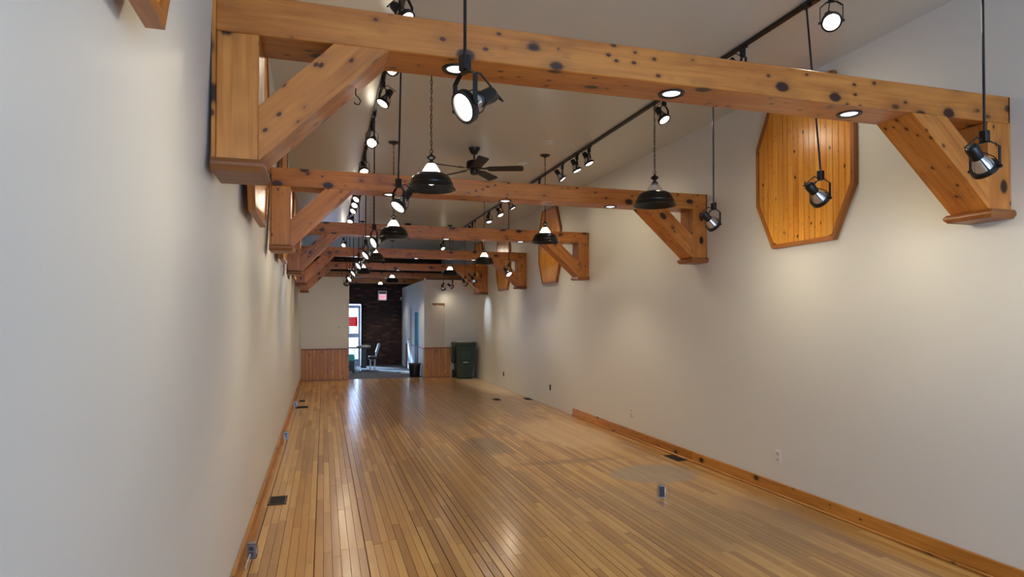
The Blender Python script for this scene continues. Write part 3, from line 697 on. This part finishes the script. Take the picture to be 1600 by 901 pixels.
p_bulb = MB().lathe([(0, .03), (.020, .036), (.030, .06), (.026, .085), (.014, .105), (.014, .14), (0, .14)], 16).mesh('bulb', M['glasslit'], True)
p_bulb_off = MB().lathe([(0, .03), (.020, .036), (.030, .06), (.026, .085), (.014, .115), (.014, .18), (0, .18)], 16).mesh('bulb', M['white'], True)
ch = MB(); zz = .302; q = 0; ztop = ZC - ZRIM - .03
while zz < ztop:
    lp = []
    for a in range(8):
        an = 2 * PI * a / 8; u_, v_ = .0085 * math.cos(an), .021 * math.sin(an) + .019
        lp.append((u_, 0, zz + v_) if q % 2 else (0, u_, zz + v_))
    ch.tube(lp, .0021, 4, True); zz += .033; q += 1
p_chain = ch.mesh('chain', M['brass'])
p_cord = MB().tube([(.004, .0, .28), (-.004, .002, .5), (.004, -.002, .8), (0, 0, ztop + .01)], .0022, 5).mesh('cord', M['blackmat'])
p_can = MB().lathe([(0, -.036), (.012, -.034), (.03, -.024), (.062, -.012), (.066, 0), (0, 0)], 24).mesh('canopy', M['black'], True)
pend = [(.78, 4.78, 'nearest bell pendant lamp on chain, left row', 1), (.80, 7.69, 'second bell pendant lamp from the viewer, left row', 1), (.805, 10.9, 'third bell pendant lamp from the viewer, left row', 1), (.805, 14.2, 'fourth bell pendant lamp from the viewer, left row', 1),
        (2.76, 4.92, 'nearest bell pendant lamp, right row, with clear unlit glass', 0), (2.75, 7.74, 'second bell pendant lamp from the viewer, right row', 1), (2.765, 11.05, 'third bell pendant lamp from the viewer, right row', 1), (2.76, 14.26, 'fourth bell pendant lamp from the viewer, right row', 1),
        (1.79, 17.5, 'bell pendant lamp over the back doorway', 1), (1.77, 21.0, 'farthest bell pendant lamp in front of the brick wall above the exit sign', 1)]
for X, Y, lab, lit in pend:
    t = thing('pendant_lamp', (X, Y, ZRIM), lab, 'pendant lamp', 'black bell pendant lamps on chains')
    for nm, me in (('bell_shade', p_bell), ('glass_cone', p_glass if lit else p_glass_off), ('finial', p_fin), ('loop', p_loop), ('bulb', p_bulb if lit else p_bulb_off), ('chain', p_chain), ('cord', p_cord)): place(nm, me, t, Matrix())
    place('canopy', p_can, t, Matrix.Translation((0, 0, ZC - ZRIM)))
    if lit:
        Ld = bpy.data.lights.new('pendant_light', 'SPOT'); Ld.energy = PEND_W; Ld.color = (1, .86, .66); Ld.spot_size = 2.2; Ld.spot_blend = .6; Ld.shadow_soft_size = .05
        place('light', Ld, t, Matrix.Translation((0, 0, .02)))

# ------------------------------------------------------------------ ceiling fans
def fan(X, Y, phi, label):
    t = thing('ceiling_fan', (X, Y, ZC - .34), label, 'ceiling fan', 'black ceiling fans')
    MB().lathe([(0, .34), (.072, .34), (.07, .318), (.05, .285), (.036, .262), (0, .26)], 24).build('canopy', M['black'], t, True)
    MB().cyl((0, 0, .16), (0, 0, .27), .013).build('downrod', M['black'], t, True)
    MB().lathe([(0, .185), (.055, .185), (.09, .17), (.098, .15), (.098, .10), (.085, .075), (.05, .065), (0, .065)], 28).build('motor', M['black'], t, True)
    MB().lathe([(0, .065), (.05, .065), (.052, .03), (.04, .008), (0, 0)], 24).build('switch_housing', M['black'], t, True)
    for k in range(5):
        a = phi - .289 + k * 2 * PI / 5
        F = rotZ(a) @ Matrix.Translation((0, 0, .075)) @ Matrix.Rotation(math.radians(-13), 4, 'X')
        pts = [(.17, -.045), (.20, -.058), (.58, -.068), (.61, -.055), (.615, 0), (.61, .055), (.58, .068), (.20, .058), (.17, .045)]
        b = MB().prism(pts, -.004, .004, 'xy').build('blade', M['blackmat'], t); b.matrix_local = F
        ir = MB().prism([(.07, -.015), (.12, -.02), (.19, -.035), (.22, 0), (.19, .035), (.12, .02), (.07, .015)], .004, .009, 'xy').build('blade_iron', M['black'], b)
fan(1.79, 7.67, math.radians(-4), 'black five-bladed ceiling fan above the second beam')
fan(1.80, 14.24, math.radians(20), 'black ceiling fan behind the third beam')

# flush ceiling discs
for k, (X, Y) in enumerate(((2.59, 7.16), (2.605, 8.24))):
    t = thing('ceiling_disc', (X, Y, ZC), ('nearer', 'farther')[k] + ' flush white ceiling disc beside the right track', 'ceiling fixture', 'flush ceiling discs')
    MB().lathe([(0, -.004), (.05, -.004), (.055, -.010), (.066, -.008), (.07, 0)], 28).build('ring', M['ceil'], t, True)
    MB().lathe([(0, -.009), (.012, -.008), (.014, -.003)], 16).build('centre', M['white'], t, True)

# ------------------------------------------------------------------ outlets, boxes, registers, thermostat
def outlet(Y, z, label, kind):
    t = thing('wall_outlet', (XR, Y, z), label, 'outlet', 'outlets on the right wall')
    if kind == 'plate':
        B((-.007, -.038, -.058), (0, .038, .058), .003).build('plate', M['white'], t)
        for zz in (-.026, .026):
            r = B((-.010, -.017, zz - .016), (-.006, .017, zz + .016), .002).build('receptacle', M['ivory'], t)
            for yy in (-.007, .007): B((-.0108, yy - .0015, zz - .007), (-.0098, yy + .0015, zz + .007)).build('slot', M['dark'], r)
    else:
        B((-.004, -.032, -.052), (0, .032, .052)).build('opening', M['dark'], t)
        B((-.014, -.016, -.045), (-.003, .016, .045), .003).build('device', M['bronze'], t)
        B((-.02, -.006, .02), (-.013, .03, .028)).build('tab', M['steel'], t)
outlet(4.914, .346, 'white outlet plate nearest the viewer on the right wall', 'plate')
outlet(7.809, .34, 'white outlet plate above the far part of the right baseboard', 'plate')
outlet(11.03, .341, 'uncovered outlet on the right wall past the end of the baseboard', 'open')
outlet(14.19, .322, 'uncovered outlet on the right wall nearest the green bin', 'open')
t = thing('thermostat', (.392, YP, 1.38), 'small white thermostat on the left partition', 'thermostat')
B((-.055, -.025, -.022), (.055, 0, .022), .006).build('body', M['white'], t); B((-.03, -.027, -.006), (.03, -.0245, .012)).build('display', M['grey'], t)
def register(X, Y, w, l, label, m='bronze'):
    t = thing('floor_register', (X, Y, 0), label, 'floor register', 'floor registers')
    B((-w / 2, -l / 2, .0005), (w / 2, l / 2, .003)).build('well', M['dark'], t)
    for a, b in (((-w / 2, -l / 2), (-w / 2 + .018, l / 2)), ((w / 2 - .018, -l / 2), (w / 2, l / 2)), ((-w / 2 + .018, -l / 2), (w / 2 - .018, -l / 2 + .018)), ((-w / 2 + .018, l / 2 - .018), (w / 2 - .018, l / 2))):
        B((a[0], a[1], .001), (b[0], b[1], .007), .001).build('frame_bar', M[m], t)
    n = 9
    for k in range(n):
        y = -l / 2 + .03 + k * (l - .06) / (n - 1); B((-w / 2 + .018, y - .003, .001), (w / 2 - .018, y + .003, .005)).build('louvre', M['dark'], t)
register(-.383, 6.01, .155, .27, 'square dark floor register near the left baseboard', 'bronze')
register(3.905, 6.52, .12, .30, 'dark floor register against the right baseboard', 'dark')
register(3.31, 12.2, .13, .26, 'small dark floor register out on the far floor', 'dark')
register(3.93, 12.1, .13, .30, 'dark floor register against the far right wall', 'dark')
register(-.37, 12.15, .22, .24, 'dark floor register beside the far left metal box', 'dark')
register(-.395, 13.05, .11, .2, 'narrow dark floor register farthest along the left wall', 'dark')
def handybox(X, Y, label, rz=0., cable=True, up=False):
    t = thing('junction_box', (X, Y, 0), label, 'electrical box', None, rz)
    z0_ = 0 if up else .03
    w, dp, h = .028, .024, .10
    m = MB().box((-w, -dp, z0_), (w, dp, z0_ + .003)).box((-w, -dp, z0_ + h - .003), (w, dp, z0_ + h)).box((-w, -dp, z0_), (-w + .003, dp, z0_ + h)).box((w - .003, -dp, z0_), (w, dp, z0_ + h)).box((-w, dp - .003, z0_), (w, dp, z0_ + h))
    m.build('shell', M['steel'], t)
    B((-w + .004, -dp + .002, z0_ + .006), (w - .004, -dp + .008, z0_ + h - .006)).build('receptacle', M['steel' if cable else 'greyd'], t)
    for zz in (.032, .068): B((-.014, -dp - .004, z0_ + zz - .012), (.014, -dp + .003, z0_ + zz + .012), .003).build('socket_face', M['greyd'], t)
    B((w, -.012, z0_ + .03), (w + .006, .012, z0_ + .07)).build('tab', M['chrome'], t)
    if cable:
        MB().tube([(-.005, -dp - .004, z0_ + .035), (-.012, -dp - .03, z0_ + .01), (-.015, -dp - .06, .02), (-.008, -dp - .11, .006)], .0055, 8).build('cable', M['cable'], t, True)
    else:
        B((-.035, -.03, 0), (.035, .03, .003)).build('foot_plate', M['steel'], t)
handybox(XL(4.55, 0) + .075, 4.55, 'metal electrical box with grey cable by the near left baseboard', -.15)
handybox(XL(8.85, 0) + .07, 8.85, 'metal electrical box halfway along the left baseboard')
handybox(XL(12.0, 0) + .07, 12.0, 'metal electrical box farthest along the left baseboard')
handybox(2.95, 5.16, 'metal outlet box standing out on the open floor', -.3, False, True)
